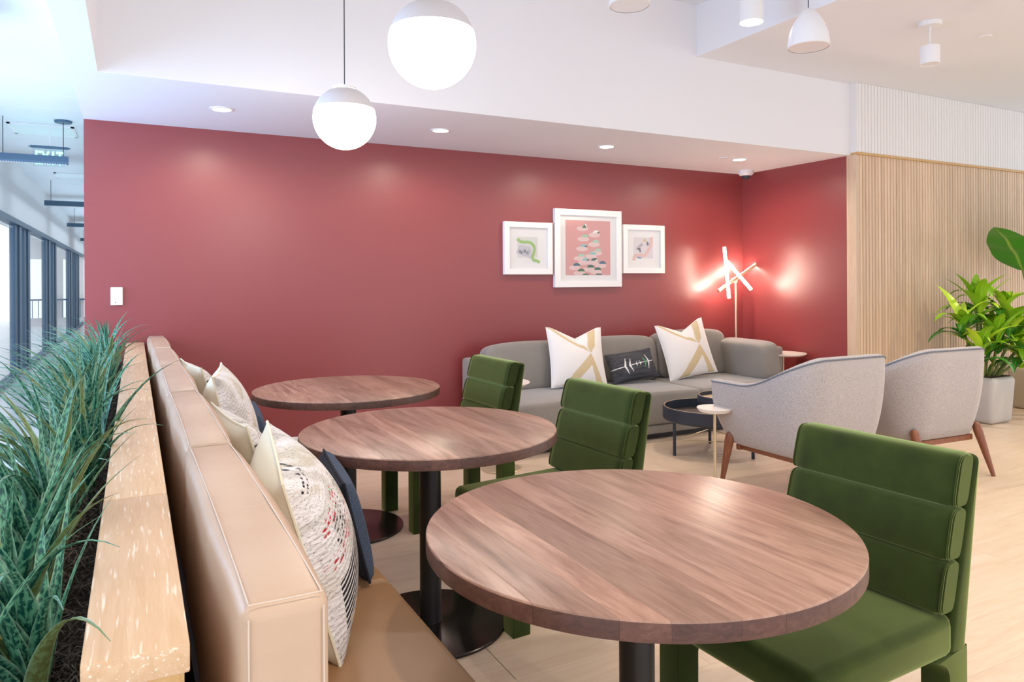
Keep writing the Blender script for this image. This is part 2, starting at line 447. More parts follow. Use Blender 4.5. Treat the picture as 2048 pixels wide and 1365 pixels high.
for i in range(88):
    obj('slat', sm, None, wr, loc=(5.845 + i * pitch, 4.392, .02))
    obj('flute', fm, None, wr, loc=(5.82 + i * pitch, 4.375, 2.463))
# glazed corridor front
bm = B(); box(bm, -1.56, -1.46, 8, 27, 2.20, 2.98); shop = struct('wall_corridor_glazed', bm, WHITE)
bm = B(); box(bm, -1.57, -1.44, 8, 27, 2.13, 2.20); obj('header', bm, STEEL, shop)
bm = B(); box(bm, -1.55, -1.45, 8, 27, 0, .05); obj('sill', bm, STEEL, shop)
px = [(12.25, .50, .07), (13.25, .50, .06), (16.2, .65, .07), (17.6, .55, .06), (21.6, .8, .07), (23.4, .6, .06), (24.7, .6, .06)]
for y0, w, d in px:
    bm = B(); box(bm, -1.5 - d / 2 - .02, -1.5 + d / 2 - .02, y0, y0 + w * .46, 0, 2.14); box(bm, -1.5 - d / 2 - .03, -1.5 + d / 2, y0 + w * .52, y0 + w, 0, 2.14)
    obj('post', bm, STEEL, shop)
for y0, y1 in ((8.05, 12.25), (13.75, 16.2), (18.15, 21.6)):
    bm = B(); box(bm, -1.508, -1.496, y0, y1, .05, 2.14); o = obj('pane', bm, GLASS, shop)
bm = B()
for x0, x1, z0, z1 in ((-3.4, 1.2, 0, .2), (-3.4, 1.2, 2.05, 2.98), (-3.4, -3.05, .2, 2.05), (-2.25, -2.02, .2, 2.05), (-1.62, -1.45, .2, 2.05), (-1.15, 1.2, .2, 2.05)):
    box(bm, x0, x1, 27, 27.15, z0, z1)
wf = struct('wall_far', bm, WHITE)
bm = B()
for x in [-3.0 + .16 * i for i in range(13)]: box(bm, x, x + .02, 26.9, 26.93, .2, .75)
box(bm, -3.1, -1, 26.88, 26.94, .75, .80); obj('railing', bm, STEEL, wf)
bm = B(); box(bm, -3.05, -1.15, 27.05, 27.06, .2, 2.05); obj('pane', bm, GLASS, wf)

# ------------------------------------------------------------------ round tables
R_T = .485
def stave_strip(x0, x1, R, z0, z1):
    """slice of the disc between x0 and x1, edges eased"""
    n = 14; xs = [x0 + (x1 - x0) * i / n for i in range(n + 1)]; b = B(); rings = []
    for rr, z in ((R, z0), (R, z1 - .0045), (R - .0014, z1 - .0014), (R - .0045, z1)):
        def yy(x): return math.sqrt(max(rr * rr - x * x, 1e-7))
        rings.append([b.verts.new((x, -yy(x), z)) for x in xs] + [b.verts.new((x, yy(x), z)) for x in reversed(xs)])
    k = len(rings[0])
    b.faces.new(rings[0][::-1]); b.faces.new(rings[-1])
    for p, q in zip(rings, rings[1:]):
        for i in range(k): b.faces.new((p[i], p[(i + 1) % k], q[(i + 1) % k], q[i]))
    b.normal_update()
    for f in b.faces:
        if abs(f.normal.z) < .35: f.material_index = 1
    return b

def make_table(name, label, loc, widths):
    t = thing(name, label, 'table', loc)
    b = B(); lathe(b, [(0, .708), (.38, .708), (.38, .713), (0, .713)], 40)
    tp = obj('tabletop', b, BLACK, t)
    x = -R_T + .0006
    for i, w in enumerate(widths):
        x1 = min(x + w, R_T - .0006)
        if i == len(widths) - 1: x1 = R_T - .0006
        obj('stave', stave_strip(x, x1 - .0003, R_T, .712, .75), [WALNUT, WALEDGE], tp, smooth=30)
        x = x1
    b = B(); lathe(b, [(0, .01), (.041, .01), (.041, .712), (0, .712)], 32); obj('column', b, BLACK, t)
    b = B(); lathe(b, [(0, 0), (.284, 0), (.288, .003), (.288, .010), (.285, .013), (.06, .013), (.05, .016), (0, .016)], 64); obj('base_plate', b, BASEM, t)
    return t
make_table('cafe_table', 'round walnut table nearest the camera, plank top cut by the bottom of the photo', (1.03, 1.363, 0), [.07, .10, .07, .11, .085, .105, .08, .10, .12, .13])
make_table('cafe_table', 'round walnut table between the nearest and the farthest one', (1.0, 2.612, 0), [.11, .085, .12, .09, .10, .08, .12, .09, .10, .08])
make_table('cafe_table', 'round walnut table closest to the red wall', (1.005, 3.83, 0), [.09, .10, .08, .11, .10, .09, .12, .08, .11, .09])

# ------------------------------------------------------------------ green velvet chairs (local: front is -x)
def make_chair():
    t = thing('dining_chair', '', 'chair', (0, 0, 0))
    hw = .25; lz = .36; bot = .345
    # side profile of seat frame with front legs: built as seat block + legs that flow into it
    b = B(); box(b, -.31, .24, -hw, hw, bot, .455, .028, 4)
    for v in b.verts:   # soft crown, front edge rolled
        if v.co.z > .43: v.co.z += .010 * (1 - (v.co.y / hw) ** 2)
        if v.co.x < -.27 and v.co.z > .42: v.co.z -= .012
    obj('seat', b, VELVET, t)
    def leg(x0, x1, y0, y1, arch):
        b = B()
        n = 6; prof = []
        # leg seen from the side, its top corner curving out into the seat rail
        s = 1 if arch > 0 else -1
        xa, xb = (x0, x1) if s > 0 else (x1, x0)
        pts = [(xa, 0), (xb, 0), (xb, bot - .05)]
        for i in range(1, n + 1):
            a = PI / 2 * i / n; pts.append((xb + s * .05 * (1 - math.cos(a)), bot - .05 + .05 * math.sin(a)))
        pts += [(xa, bot + .02)]
        lo = [b.verts.new((x, y0, z)) for x, z in pts]; hi = [b.verts.new((x, y1, z)) for x, z in pts]; k = len(pts)
        b.faces.new(lo); b.faces.new(hi[::-1])
        for i in range(k): b.faces.new((lo[i], hi[i], hi[(i + 1) % k], lo[(i + 1) % k]))
        es = [e for e in b.edges if abs(e.verts[0].co.z - e.verts[1].co.z) > .1]
        bmesh.ops.bevel(b, geom=es, offset=.018, segments=3, profile=.5, affect='EDGES', clamp_overlap=True)
        return b
    for y0, y1 in ((-hw, -hw + .075), (hw - .075, hw)):
        obj('leg', leg(-.308, -.235, y0, y1, 1), VELVET, t)
        obj('leg', leg(.215, .295, y0, y1, -1), VELVET, t)
    # outer back shell leaning back above the seat
    def shear(z): return 0 if z < .36 else .125 * ((z - .36) / .49) ** 1.05
    b = B(); box(b, .216, .2955, -hw, hw, .28, .848, .018, 3)
    bmesh.ops.bisect_plane(b, geom=b.verts[:] + b.edges[:] + b.faces[:], plane_co=(0, 0, .36), plane_no=(0, 0, 1), clear_inner=True)
    bmesh.ops.bisect_plane(b, geom=b.verts[:] + b.edges[:] + b.faces[:], plane_co=(0, 0, .5), plane_no=(0, 0, 1))
    bmesh.ops.bisect_plane(b, geom=b.verts[:] + b.edges[:] + b.faces[:], plane_co=(0, 0, .66), plane_no=(0, 0, 1))
    for v in b.verts: v.co.x += shear(v.co.z) * (1 if v.co.x < .257 else .62)
    obj('back_shell', b, VELVET, t)
    # three puffed horizontal pads
    zs = [.462, .592, .722, .858]
    for i in range(3):
        z0, z1 = zs[i], zs[i + 1]; zc = (z0 + z1) / 2; hh = (z1 - z0) / 2
        b = B(); nu, nz = 24, 24; ring = []
        for j in range(nu + 1):
            y = -hw + 2 * hw * j / nu; ye = min(1, (hw - abs(y)) / .02); ins = .012 * (1 - math.sqrt(max(0, 1 - (1 - ye) ** 2)))
            sec = []
            for k in range(nz):
                a = 2 * PI * k / nz
                cz, cx = math.sin(a), math.cos(a)
                zz = zc + (hh - ins * .4) * math.copysign(abs(cz) ** .42, cz)
                xx = (.040 - ins) * math.copysign(abs(cx) ** .42, cx)
                xx = xx if xx < 0 else xx * .9
                sec.append(b.verts.new((.182 + xx + shear(zz), y, zz)))
            ring.append(sec)
        for p, q in zip(ring, ring[1:]):
            for k in range(nz): b.faces.new((p[k], p[(k + 1) % nz], q[(k + 1) % nz], q[k]))
        b.faces.new(ring[0]); b.faces.new(ring[-1][::-1])
        pd = obj('back_pad', b, VELVET, t, smooth=50)
        for s in (-1, 1):
            b = B(); pts = []
            for k in range(13):
                a = PI / 2 + PI * k / 12
                cz, cx = math.sin(a), math.cos(a)
                zz = zc + (hh - .005) * math.copysign(abs(cz) ** .42, cz); xx = .0352 * math.copysign(abs(cx) ** .42, cx)
                pts.append((.182 + xx + shear(zz), s * (hw - .004), zz))
            tube(b, pts, .0032, 6); obj('piping', b, VELVET, pd)
    return t
ch = make_chair(); ch.location = (1.606, 1.365, 0); ch.rotation_euler = (0, 0, math.radians(2.5))
ch['label'] = 'green velvet channel-back chair at the table nearest the camera'; ch['group'] = 'velvet chairs facing the bench'
dup(ch, (1.52, 2.625, 0), math.radians(3), 'green velvet channel-back chair at the middle round table')
dup(ch, (1.575, 3.83, 0), math.radians(2), 'green velvet channel-back chair beside the sofa, at the table closest to the red wall')

# ------------------------------------------------------------------ banquette bench (turned a hair)
bn = thing('banquette_bench', 'long tan leather banquette bench running along the wooden planter to the red wall', 'bench', (.105, .9, 0), math.radians(.36))
L = 4.83
cuts = [0, .95, 1.90, 2.85, 3.8, L]
for a, b_ in zip(cuts, cuts[1:]):
    b = B(); box(b, 0, .112, a + .001, b_ - .001, .47, .938, .02, 4)
    bmesh.ops.subdivide_edges(b, edges=[e for e in b.edges if abs(e.verts[0].co.y - e.verts[1].co.y) > .3], cuts=8, use_grid_fill=True)
    for v in b.verts:
        s = (v.co.y - a) / (b_ - a); q = math.sin(PI * min(max(s, 0), 1)) ** .4; q2 = math.sin(v.co.y * 13.0) * .0016
        if v.co.z > .9: v.co.z += .010 * q - .010 + q2
        if v.co.x > .09: v.co.x += .012 * q - .006 - q2
        if v.co.x < .02: v.co.x += -.010 * q + .006 + q2
    bk = obj('back_cushion', b, LEATHER, bn, smooth=60)
    b = B()
    for xx in (.013, .099):
        tube(b, [(xx, a + .012 + (b_ - a - .024) * i / 10, .9385 + .010 * math.sin(PI * (.012 + (b_ - a - .024) * i / 10) / (b_ - a)) ** .4 - .0098) for i in range(11)], .0011, 6)
    for yy in (a + .006, b_ - .006):
        tube(b, [(.012, yy, .932), (.056, yy, .9315), (.1, yy, .932)], .0009, 6)
    if a == 0:
        for xx in (.012, .100): tube(b, [(xx, .0012, .49), (xx, .0008, .7), (xx, .0012, .916)], .0011, 6)
    obj('stitching', b, THREAD, bk)
sc = [0, 1.10, 2.05, 3.0, 3.95, L]
for a, b_ in zip(sc, sc[1:]):
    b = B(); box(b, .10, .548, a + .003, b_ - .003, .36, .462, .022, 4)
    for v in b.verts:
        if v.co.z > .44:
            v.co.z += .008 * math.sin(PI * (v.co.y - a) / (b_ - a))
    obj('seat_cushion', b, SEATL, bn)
b = B(); box(b, .02, .50, .02, L, .06, .362); obj('base', b, OAKPANEL, bn)
b = B(); box(b, .05, .46, .04, L - .02, 0, .06); obj('plinth', b, BLACK, bn)
b = B(); box(b, -.012, .002, .02, L, .1, .62); obj('back_board', b, BLACK, bn)

# ------------------------------------------------------------------ planter with wooden cap
pl = thing('planter_box', 'waist-high wooden trough planter with a thick oak cap beside the bench back', 'planter', (0, 0, 0))
for y0, y1 in ((.935, 1.62), (1.622, 2.92), (2.922, 4.3), (4.302, 5.765)):
    b = B(); box(b, -.056, .056, y0, y1 - .001, .855, .89, .0025, 2); obj('cap_board', b, CAP, pl)
b = B(); box(b, -.050, .050, .94, 5.765, 0, .855); obj('side_panel', b, OAKPANEL, pl)
b = B(); box(b, -.29, -.26, .94, 5.765, 0, .78); obj('side_panel', b, OAKPANEL, pl)
b = B(); box(b, -.29, .05, .915, .94, 0, .78); obj('end_panel', b, OAKPANEL, pl)
b = B(); box(b, -.26, -.05, .94, 5.76, .60, .745); obj('soil', b, SOIL, pl)
b = B(); rnd = random.Random(3)
for i in range(3600):
    y = .95 + 4.75 * (rnd.random() ** 1.5); x = -.255 + .20 * rnd.random(); z = .748 + rnd.random() * .03
    a = rnd.random() * PI * 2; l = .02 + .045 * rnd.random(); k = rnd.random() * 2 - 1
    p = []
    for j in range(4):
        s = j / 3; aa = a + k * 1.8 * s
        p.append((max(-.258, min(-.053, x + l * s * math.cos(aa))), y + l * s * math.sin(aa), z + .02 * math.sin(PI * s) * rnd.random()))
    tube(b, p, .0008 + .0006 * rnd.random(), 3, cap=False)
mo = obj('dried_moss', b, STRAND, pl); mo['kind'] = 'stuff'

# snake plant leaves: a few shapes, many copies
def snake_leaf(Lf, w, bend, curl):
    b = B(); uvl = b.loops.layers.uv.new('UVMap'); n = 12; rows = []; uvs = {}
    ang = 0; p = Vector((0, 0, 0))
    for i in range(n + 1):
        s = i / n
        ww = w * (.55 + .45 * math.sin(PI * min(1, s * 1.6 + .15))) * (1 - s ** 2.2) if s < 1 else 0
        ww = max(ww, .0006)
        ang = bend * s ** 1.4
        d = Vector((math.sin(ang), 0, math.cos(ang))); nn = Vector((math.cos(ang), 0, -math.sin(ang)))
        row = []
        for k, q in enumerate((-1, -.5, 0, .5, 1)):
            v = b.verts.new(p + Vector((0, q * ww, 0)) + nn * (-.55 * ww * (abs(q)) ** 1.5) + Vector((0, curl * s * s * .04, 0)))
            uvs[v] = ((q + 1) / 2, s); row.append(v)
        rows.append(row); p = p + d * (Lf / n)
    for a, c in zip(rows, rows[1:]):
        for k in range(4):
            f = b.faces.new((a[k], a[k + 1], c[k + 1], c[k]))
            for lp in f.loops: lp[uvl].uv = uvs[lp.vert]
    m = mesh_of('leaf', b, SNAKE, 180); return m
sl = [snake_leaf(*a) for a in ((.38, .017, .55, .3), (.45, .019, .95, -.4), (.33, .016, .35, .5), (.48, .018, 1.3, .2), (.31, .016, .75, -.6), (.43, .018, 1.6, .5))]
rnd = random.Random(11); plants = []
k = 0; yy = 1.02
while yy < 5.45:
    for xx in ((-.135,) if k % 2 else (-.185,)):
        first = None
        p = thing('snake_plant', 'spiky mottled snake plant clump at the planter end nearest the camera' if k == 0 else 'spiky mottled snake plant clump at the planter end by the red wall' if yy > 5.25 else 'spiky blue-green mottled snake plant clump in the middle stretch of the wooden planter', 'plant', (xx + rnd.uniform(-.03, .03), yy, .74), 0, 'snake plants in the planter')
        nl = 25
        for i in range(nl):
            m = rnd.choice(sl); a = PI + .35 + rnd.gauss(0, 1.15)
            o = obj('leaf', m, None, p, loc=(.02 * math.cos(a) * rnd.random(), .05 * math.sin(a) * rnd.random() + rnd.uniform(-.05, .05), -.01))
            lean = .15 + .85 * rnd.random()
            # mostly out over the walkway and along the trough
            if math.cos(a) > 0: lean *= .6
            sc_ = rnd.uniform(.75, 1.1)
            o.rotation_euler = (0, lean * .6, a); o.scale = (sc_, sc_, sc_)
    yy += .175; k += 1

# ------------------------------------------------------------------ pillows
def panel(w, h, t, side, pinch=.07, chop=0, nx=28, ny=28, pick=None, power=.5):
    """one face of a pillow in its local xy plane, bulging to side*z"""
    b = B(); uvl = b.loops.layers.uv.new('UVMap'); g = []; uvs = {}
    for j in range(ny + 1):
        row = []
        for i in range(nx + 1):
            u = -1 + 2 * i / nx; v = -1 + 2 * j / ny
            x = w / 2 * u * (1 - pinch * (1 - v * v) * abs(u)); y = h / 2 * v * (1 - pinch * (1 - u * u) * abs(v))
            z = t / 2 * (max(0, (1 - u * u) * (1 - v * v))) ** power
            if chop:
                d = max(0, 1 - abs(u) / .88) ** 1.15 * max(0, (v + .2) / 1.2) ** 2
                y -= chop * d * h; z *= 1 - .55 * d
            vert = b.verts.new((x, y, side * z)); uvs[vert] = ((u + 1) / 2, (v + 1) / 2); row.append(vert)
        g.append(row)
    for j in range(ny):
        for i in range(nx):
            f = b.faces.new((g[j][i], g[j][i + 1], g[j + 1][i + 1], g[j + 1][i]))
            if pick: f.material_index = pick((i + .5) / nx, (j + .5) / ny)
            for lp in f.loops: lp[uvl].uv = uvs[lp.vert]
    return b

def face_to(normal, upv):
    """rotation whose local z looks along normal and local y goes up"""
    z = Vector(normal).normalized(); x = Vector(upv).cross(z).normalized(); y = z.cross(x)
    return Matrix((x, y, z)).transposed()

def pillow(name, label, cat_loc, normal, upv, w, h, t, mf, mb, group=None, chop=0, pick=None, n=28, roll=0, pinch=.07, power=.5):
    p = thing(name, label, 'pillow', cat_loc, 0, group)
    M = face_to(normal, upv).to_4x4() @ Matrix.Rotation(roll, 4, 'Z')
    p.rotation_euler = M.to_euler()
    obj('front_panel', panel(w, h, t, 1, pinch, chop, n, n, pick, power), mf, p, smooth=180)
    obj('back_panel', panel(w, h, t, -1, pinch, chop, power=power), mb, p, smooth=180)
    b = B()
    def rim(u, v): return (w / 2 * u * (1 - pinch * (1 - v * v) * abs(u)), h / 2 * v * (1 - pinch * (1 - u * u) * abs(v)) - chop * h * max(0, 1 - abs(u) / .88) ** 1.15 * max(0, (v + .2) / 1.2) ** 2, 0)
    k = 14; pts = [rim(-1 + 2 * i / k, -1) for i in range(k)] + [rim(1, -1 + 2 * i / k) for i in range(k)] + [rim(1 - 2 * i / k, 1) for i in range(k)] + [rim(-1, 1 - 2 * i / k) for i in range(k)]
    tube(b, pts + pts[:1], .004, 6, cap=False); obj('seam', b, mb, p)
    return p
PG = 'woven pillows leaning on the bench back'
lean = .28
def bench_pillow(label, y, x, w, h, t, mf, mb, tilt, yaw, name='woven_pillow', z=None, roll=0, power=.5):
    nrm = Vector((math.cos(yaw) * math.cos(tilt), math.sin(yaw) * math.cos(tilt), math.sin(tilt)))
    upv = Vector((0, 0, 1))
    zc = (z if z else .475 + h / 2 * math.cos(tilt))
    return pillow(name, label, (x, y, zc), nrm, upv, w, h, t, mf, mb, roll=roll, power=power)
bench_pillow('large woven pillow with black, red and yellow yarn rows, nearest on the bench', 1.83, .36, .49, .455, .25, WOVEN_NEAR, CREAM, .28, -.12, roll=.10)
bench_pillow('speckled grey woven pillow directly behind the nearest woven pillow', 2.36, .315, .48, .46, .18, WOVEN_MID, CREAM, .30, .10)
bench_pillow('woven pillow with a yellow yarn patch and cream back, third along the bench', 3.12, .345, .50, .50, .20, WOVEN_FAR, CREAM, .22, -.16)
bench_pillow('woven pillow farthest along the bench, only its corner showing', 3.72, .30, .48, .48, .17, WOVEN_MID, CREAM, .30, .12)
bench_pillow('navy lumbar pillow with a denim front, leaning on the nearest woven pillow', 2.20, .565, .44, .29, .085, DENIM, NAVY, .24, -.10, 'lumbar_pillow', power=.22)
bench_pillow('navy lumbar pillow in front of the third woven pillow', 3.45, .50, .44, .28, .08, DENIM, NAVY, .24, -.1, 'lumbar_pillow', power=.22)

# ------------------------------------------------------------------ sofa
so = thing('sectional_sofa', 'long low grey fabric sofa against the red wall', 'sofa', (0, 0, 0))
ST = .385
b = B(); box(b, 2.56, 5.40, 4.80, 5.70, 0, .05); obj('plinth', b, BLACK, so)
b = B(); box(b, 2.49, 4.268, 4.735, 5.70, .05, .12, .012, 2); box(b, 4.274, 5.36, 4.735, 5.70, .05, .12, .012, 2); obj('base_frame', b, SOFA, so)
for x0, x1 in ((2.48, 4.268), (4.274, 5.345)):
    b = B(); box(b, x0, x1, 4.72, 5.55, .124, ST, .03, 4)
    bmesh.ops.subdivide_edges(b, edges=[e for e in b.edges if e.calc_length() > .3], cuts=6, use_grid_fill=True)
    for v in b.verts:
        if v.co.z > ST - .01: v.co.z += .014 * math.sin(PI * (v.co.x - x0) / (x1 - x0)) ** .6
    obj('seat_cushion', b, SOFA, so, smooth=60)
b = B(); box(b, 2.48, 5.46, 5.55, 5.72, .05, .655, .03, 4); obj('back_frame', b, SOFA, so)
b = B(); box(b, 5.34, 5.47, 4.93, 5.72, .05, .675, .03, 4); obj('arm', b, SOFA, so)
def puff(p):
    q = p.copy(); q.z = p.z * (1 - .10 * p.x * p.x * (1 if p.z > 0 else 0)); q.y *= 1 - .12 * abs(p.z); return q
for i, (x0, x1, zt, yo) in enumerate(((2.57, 3.44, .775, 0), (3.44, 4.335, .785, 0), (4.345, 5.20, .815, 0))):
    M = Matrix.Translation(((x0 + x1) / 2, 5.475 + yo, (ST + zt) / 2)) @ Matrix.Rotation(-.16, 4, 'X')
    b = B(); superq(b, (0, 0, 0), (x1 - x0, .22, zt - ST + .03), .30, 48, 24, puff, M); obj('back_cushion', b, SOFA, so, smooth=180)
M = Matrix.Translation((5.225, 5.19, .55)) @ Matrix.Rotation(-.06, 4, 'Z') @ Matrix.Rotation(-.12, 4, 'Y')
b = B(); superq(b, (0, 0, 0), (.25, .74, .36), .34, 40, 24, None, M); obj('arm_bolster', b, SOFA, so, smooth=180)

# beige geometry on the white sofa pillows, u to the right, v up
def geo(u, v):
    A, Bv = .70, .54
    if v < Bv:
        t = (Bv - v) / Bv
        if A - .53 * t < u < A + .23 * t:
            if v > .34: return 1
            w = (.34 - v) / .34
            return 0 if A - .34 * w < u < A + .09 * w else 1
        return 0
    t = (v - Bv) / (1 - Bv)
    c = A + .10 * t; hw_ = min(.075, .30 * t)
    if abs(u - c) < hw_: return 1
    ul = A * (1 - t)
    if ul < u < ul + .12 * min(1, 3 * t): return 1
    return 0
def sofa_pillow(label, x, y, z, roll, yaw, w, h):
    return pillow('throw_pillow', label, (x, y, z), (math.sin(yaw) * .97, -.96 * math.cos(yaw), .30), (0, 0, 1), w, h, .17, [PILLOWW, PILLOWB], PILLOWW, 'geometric pillows on the sofa', .17, geo, 84, roll, .06)
sofa_pillow('white throw pillow with beige stripes between the left and middle sofa cushions', 3.36, 5.27, .655, -.03, -.12, .52, .52)
sofa_pillow('white throw pillow with beige stripes, tilted in the right corner of the sofa', 4.57, 5.27, .665, .13, -.12, .53, .53)
def arrows(u, v):
    def chev(c, w, hgt, dirn, th):
        a = abs(v - .5 - (u - .5) * .12) / hgt
        if a > 1: return False
        x = c + dirn * w * (1 - a); return abs(u - x) < th * (1 - a * .85)
    if chev(.33, .05, .27, -1, .022) or chev(.43, .05, .22, -1, .020) or chev(.78, .05, .25, 1, .020) or chev(.545, .025, .08, -1, .012) or chev(.60, .025, .08, 1, .012): return 1
    if chev(.70, .05, .19, 1, .024): return 2
    if abs(v - .5 - (u - .5) * .12) < .012 and (u < .30 or .40 < u < .95): return 1
    return 0
pillow('lumbar_pillow', 'small dark slate lumbar pillow with white and green arrow marks on the sofa', (3.93, 5.25, .545), (-.06, -.90, .42), (0, 0, 1), .49, .27, .12, [SLATE, INKW, INKG], SLATE, None, 0, arrows, 90, .10, .05)

# ------------------------------------------------------------------ tub armchairs (local: faces +y)
def make_armchair():
    t = thing('tub_armchair', '', 'armchair', (0, 0, 0))
    hw, dep, rad = .42, .74, .23
    path = []
    nst, nar = 18, 18
    for i in range(nst): path.append((-hw, dep / 2 - (dep - rad) * i / nst, Vector((-1, 0))))
    for i in range(nar + 1):
        a = PI + PI / 2 * i / nar; path.append((-hw + rad + rad * math.cos(a), -dep / 2 + rad + rad * math.sin(a), Vector((math.cos(a), math.sin(a)))))
    path.append((0, -dep / 2, Vector((0, -1))))
    path += [(-x, y, Vector((-n.x, n.y))) for x, y, n in reversed(path[:-1])]
    # arc length 0..1 from arm tip to arm tip
    d = [0]
    for p, q in zip(path, path[1:]): d.append(d[-1] + math.hypot(q[0] - p[0], q[1] - p[1]))
    T = d[-1]
    def top(s):
        k = min(s, 1 - s) * T    # distance from nearer arm tip
        x = min(max((k - .24) / .60, 0), 1); x = x * x * (3 - 2 * x)
        return .668 + .192 * x
    def bot(s):
        k = min(s, 1 - s) * T
        x = min(k / .12, 1); return .252 + .09 * (1 - x) ** 2
    b = B(); rows = []; rim = []
    for (x, y, n), dd in zip(path, d):
        s = dd / T; zt, zb = top(s), bot(s)
        prof = []
        nv = 10
        prof.append((-.20, zb + .015))
        for i in range(nv + 1):
            f = i / nv; off = -.085 * (1 - f) ** 2.4
            if i == 0: prof.append((off - .05, zb))
            prof.append((off, zb + .02 + (zt - .012 - zb - .02) * f))
        prof += [(-.010, zt), (-.030, zt + .004), (-.055, zt), (-.066, zt - .02), (-.075, zt - .12), (-.085, .40), (-.085, .36)]
        rim.append((x + n.x * .001, y + n.y * .001, zt - .010))
        fr = 0
        rows.append([b.verts.new((x + n.x * o_, y + n.y * o_, z)) for o_, z in prof])
    m = len(rows[0])
    for p, q in zip(rows, rows[1:]):
        for i in range(m - 1): b.faces.new((p[i], q[i], q[i + 1], p[i + 1]))
        b.faces.new((p[m - 1], q[m - 1], q[0], p[0]))
    b.faces.new(rows[0]); b.faces.new(rows[-1][::-1])
    obj('shell', b, TWEED, t, smooth=50)
    b = B(); tube(b, rim, .0048, 6); obj('piping', b, PIPE, t)
    b = B(); box(b, -.27, .27, -.25, .365, .27, .455, .05, 4); obj('seat_cushion', b, TWEED, t)
    # frame and splayed legs
    b = B()
    for sx in (-1, 1): box(b, sx * .27 - .014, sx * .27 + .014, -.25, .26, .225, .262, .004, 1)
    box(b, -.31, .31, .24, .27, .225, .262, .004, 1); box(b, -.29, .29, -.27, -.24, .225, .262, .004, 1); obj('frame', b, WALEG, t)
    for sx in (-1, 1):
        for ty, by, tx, bx in ((.27, .325, .352, .38), (-.275, -.385, .305, .325)):
            P0, P1 = Vector((sx * bx, by, 0)), Vector((sx * tx, ty, .345))
            b = B(); tube(b, [P0, P0.lerp(P1, .5), P0.lerp(P1, .82), P0.lerp(P1, .93), P0.lerp(P1, .985), P1], [.013, .023, .029, .027, .018, .003], 12)
            obj('leg', b, WALEG, t)
    return t
ac = make_armchair(); ac.location = (3.725, 3.20, 0); ac.rotation_euler = (0, 0, math.radians(0))
ac['label'] = 'pale grey tweed tub armchair beside the small white drink table'; ac['group'] = 'tub armchairs facing the sofa'
dup(ac, (4.74, 3.20, 0), math.radians(-3), 'pale grey tweed tub armchair beside the potted plants')

# ------------------------------------------------------------------ small tables
def tray_table(label, c, R, zt, rim, inside, legs, r0, name='tray_table', small=False):
    t = thing(name, label, 'table', (c[0], c[1], 0))
    b = B(); lathe(b, [(0, zt - rim), (R - .01, zt - rim), (R, zt - rim + .01), (R, zt - .004), (R - .004, zt), (R - .010, zt), (R - .013, zt - .004), (R - .013, zt - rim + .03), (0, zt - rim + .03)], 56); tr = obj('tray', b, CHAR, t)
    b = B(); lathe(b, [(0, zt - rim + .031), (R - .016, zt - rim + .031), (R - .016, zt - rim + .033), (0, zt - rim + .033)], 48); obj('tray_floor', b, inside, tr)
    b = B(); bp = [(R - .0115 + .0022 * math.cos(a), zt + .0008 + .0012 * math.sin(a)) for a in [2 * PI * i / 6 for i in range(7)]]; lathe(b, bp, 56); obj('rim_edge', b, BRASSD, tr)
    zf = 0 if not small else .297
    for a in legs:
        x, y = r0 * math.cos(a), r0 * math.sin(a)
        b = B(); lathe(b, [(0, zf), (.011, zf), (.012, zf + .004), (.012, zt - rim + .004), (0, zt - rim + .004)], 14, (x, y, 0)); obj('leg', b, CHAR, t)
    if small: return t
    b = B(); tube(b, [(r0 * math.cos(a), r0 * math.sin(a), .115) for a in list(legs) + [legs[0]]], .004, 6, cap=False); obj('stretcher', b, BRASSD, t)
    return t
A = [math.atan2(4.25 - 4.19, 3.563 - 3.88), math.atan2(3.909 - 4.19, 3.999 - 3.88), math.atan2(4.423 - 4.19, 4.075 - 3.88)]
tray_table('low dark charcoal tray table in front of the sofa, the larger of the nested pair', (3.88, 4.19), .365, .355, .10, TRAYIN, A, .318)
tray_table('smaller raised tray with a wood inside, standing on the low charcoal tray table', (3.985, 4.115), .235, .44, .06, TRAYW, [.3, 2.4, 4.5], .16, 'raised_tray', True)

def disc_table(label, c, R, z, th=.022, name='drink_table', base=.12):
    t = thing(name, label, 'table', (c[0], c[1], 0))
    b = B(); lathe(b, [(0, z - th), (R * .86, z - th), (R - .003, z - .008), (R, z - .004), (R - .002, z), (0, z)], 48); obj('top', b, MARBLE, t)
    b = B(); lathe(b, [(0, .01), (.0095, .01), (.0095, z - th), (0, z - th)], 14); obj('stem', b, BRASSD, t)
    b = B(); lathe(b, [(0, 0), (base, 0), (base, .008), (base - .004, .011), (0, .011)], 40); obj('base', b, BRASSD, t)
    return t
disc_table('small white drink table on a thin brass stem beside the armchair', (3.275, 3.51), .112, .50, .026, base=.10)
disc_table('white round side table with a brass stem at the right end of the sofa', (5.56, 5.02), .215, .60, .022, 'side_table', .14)
disc_table('white round side table half hidden behind the chair at the left end of the sofa', (2.26, 4.52), .20, .61, .022, 'side_table', .14)

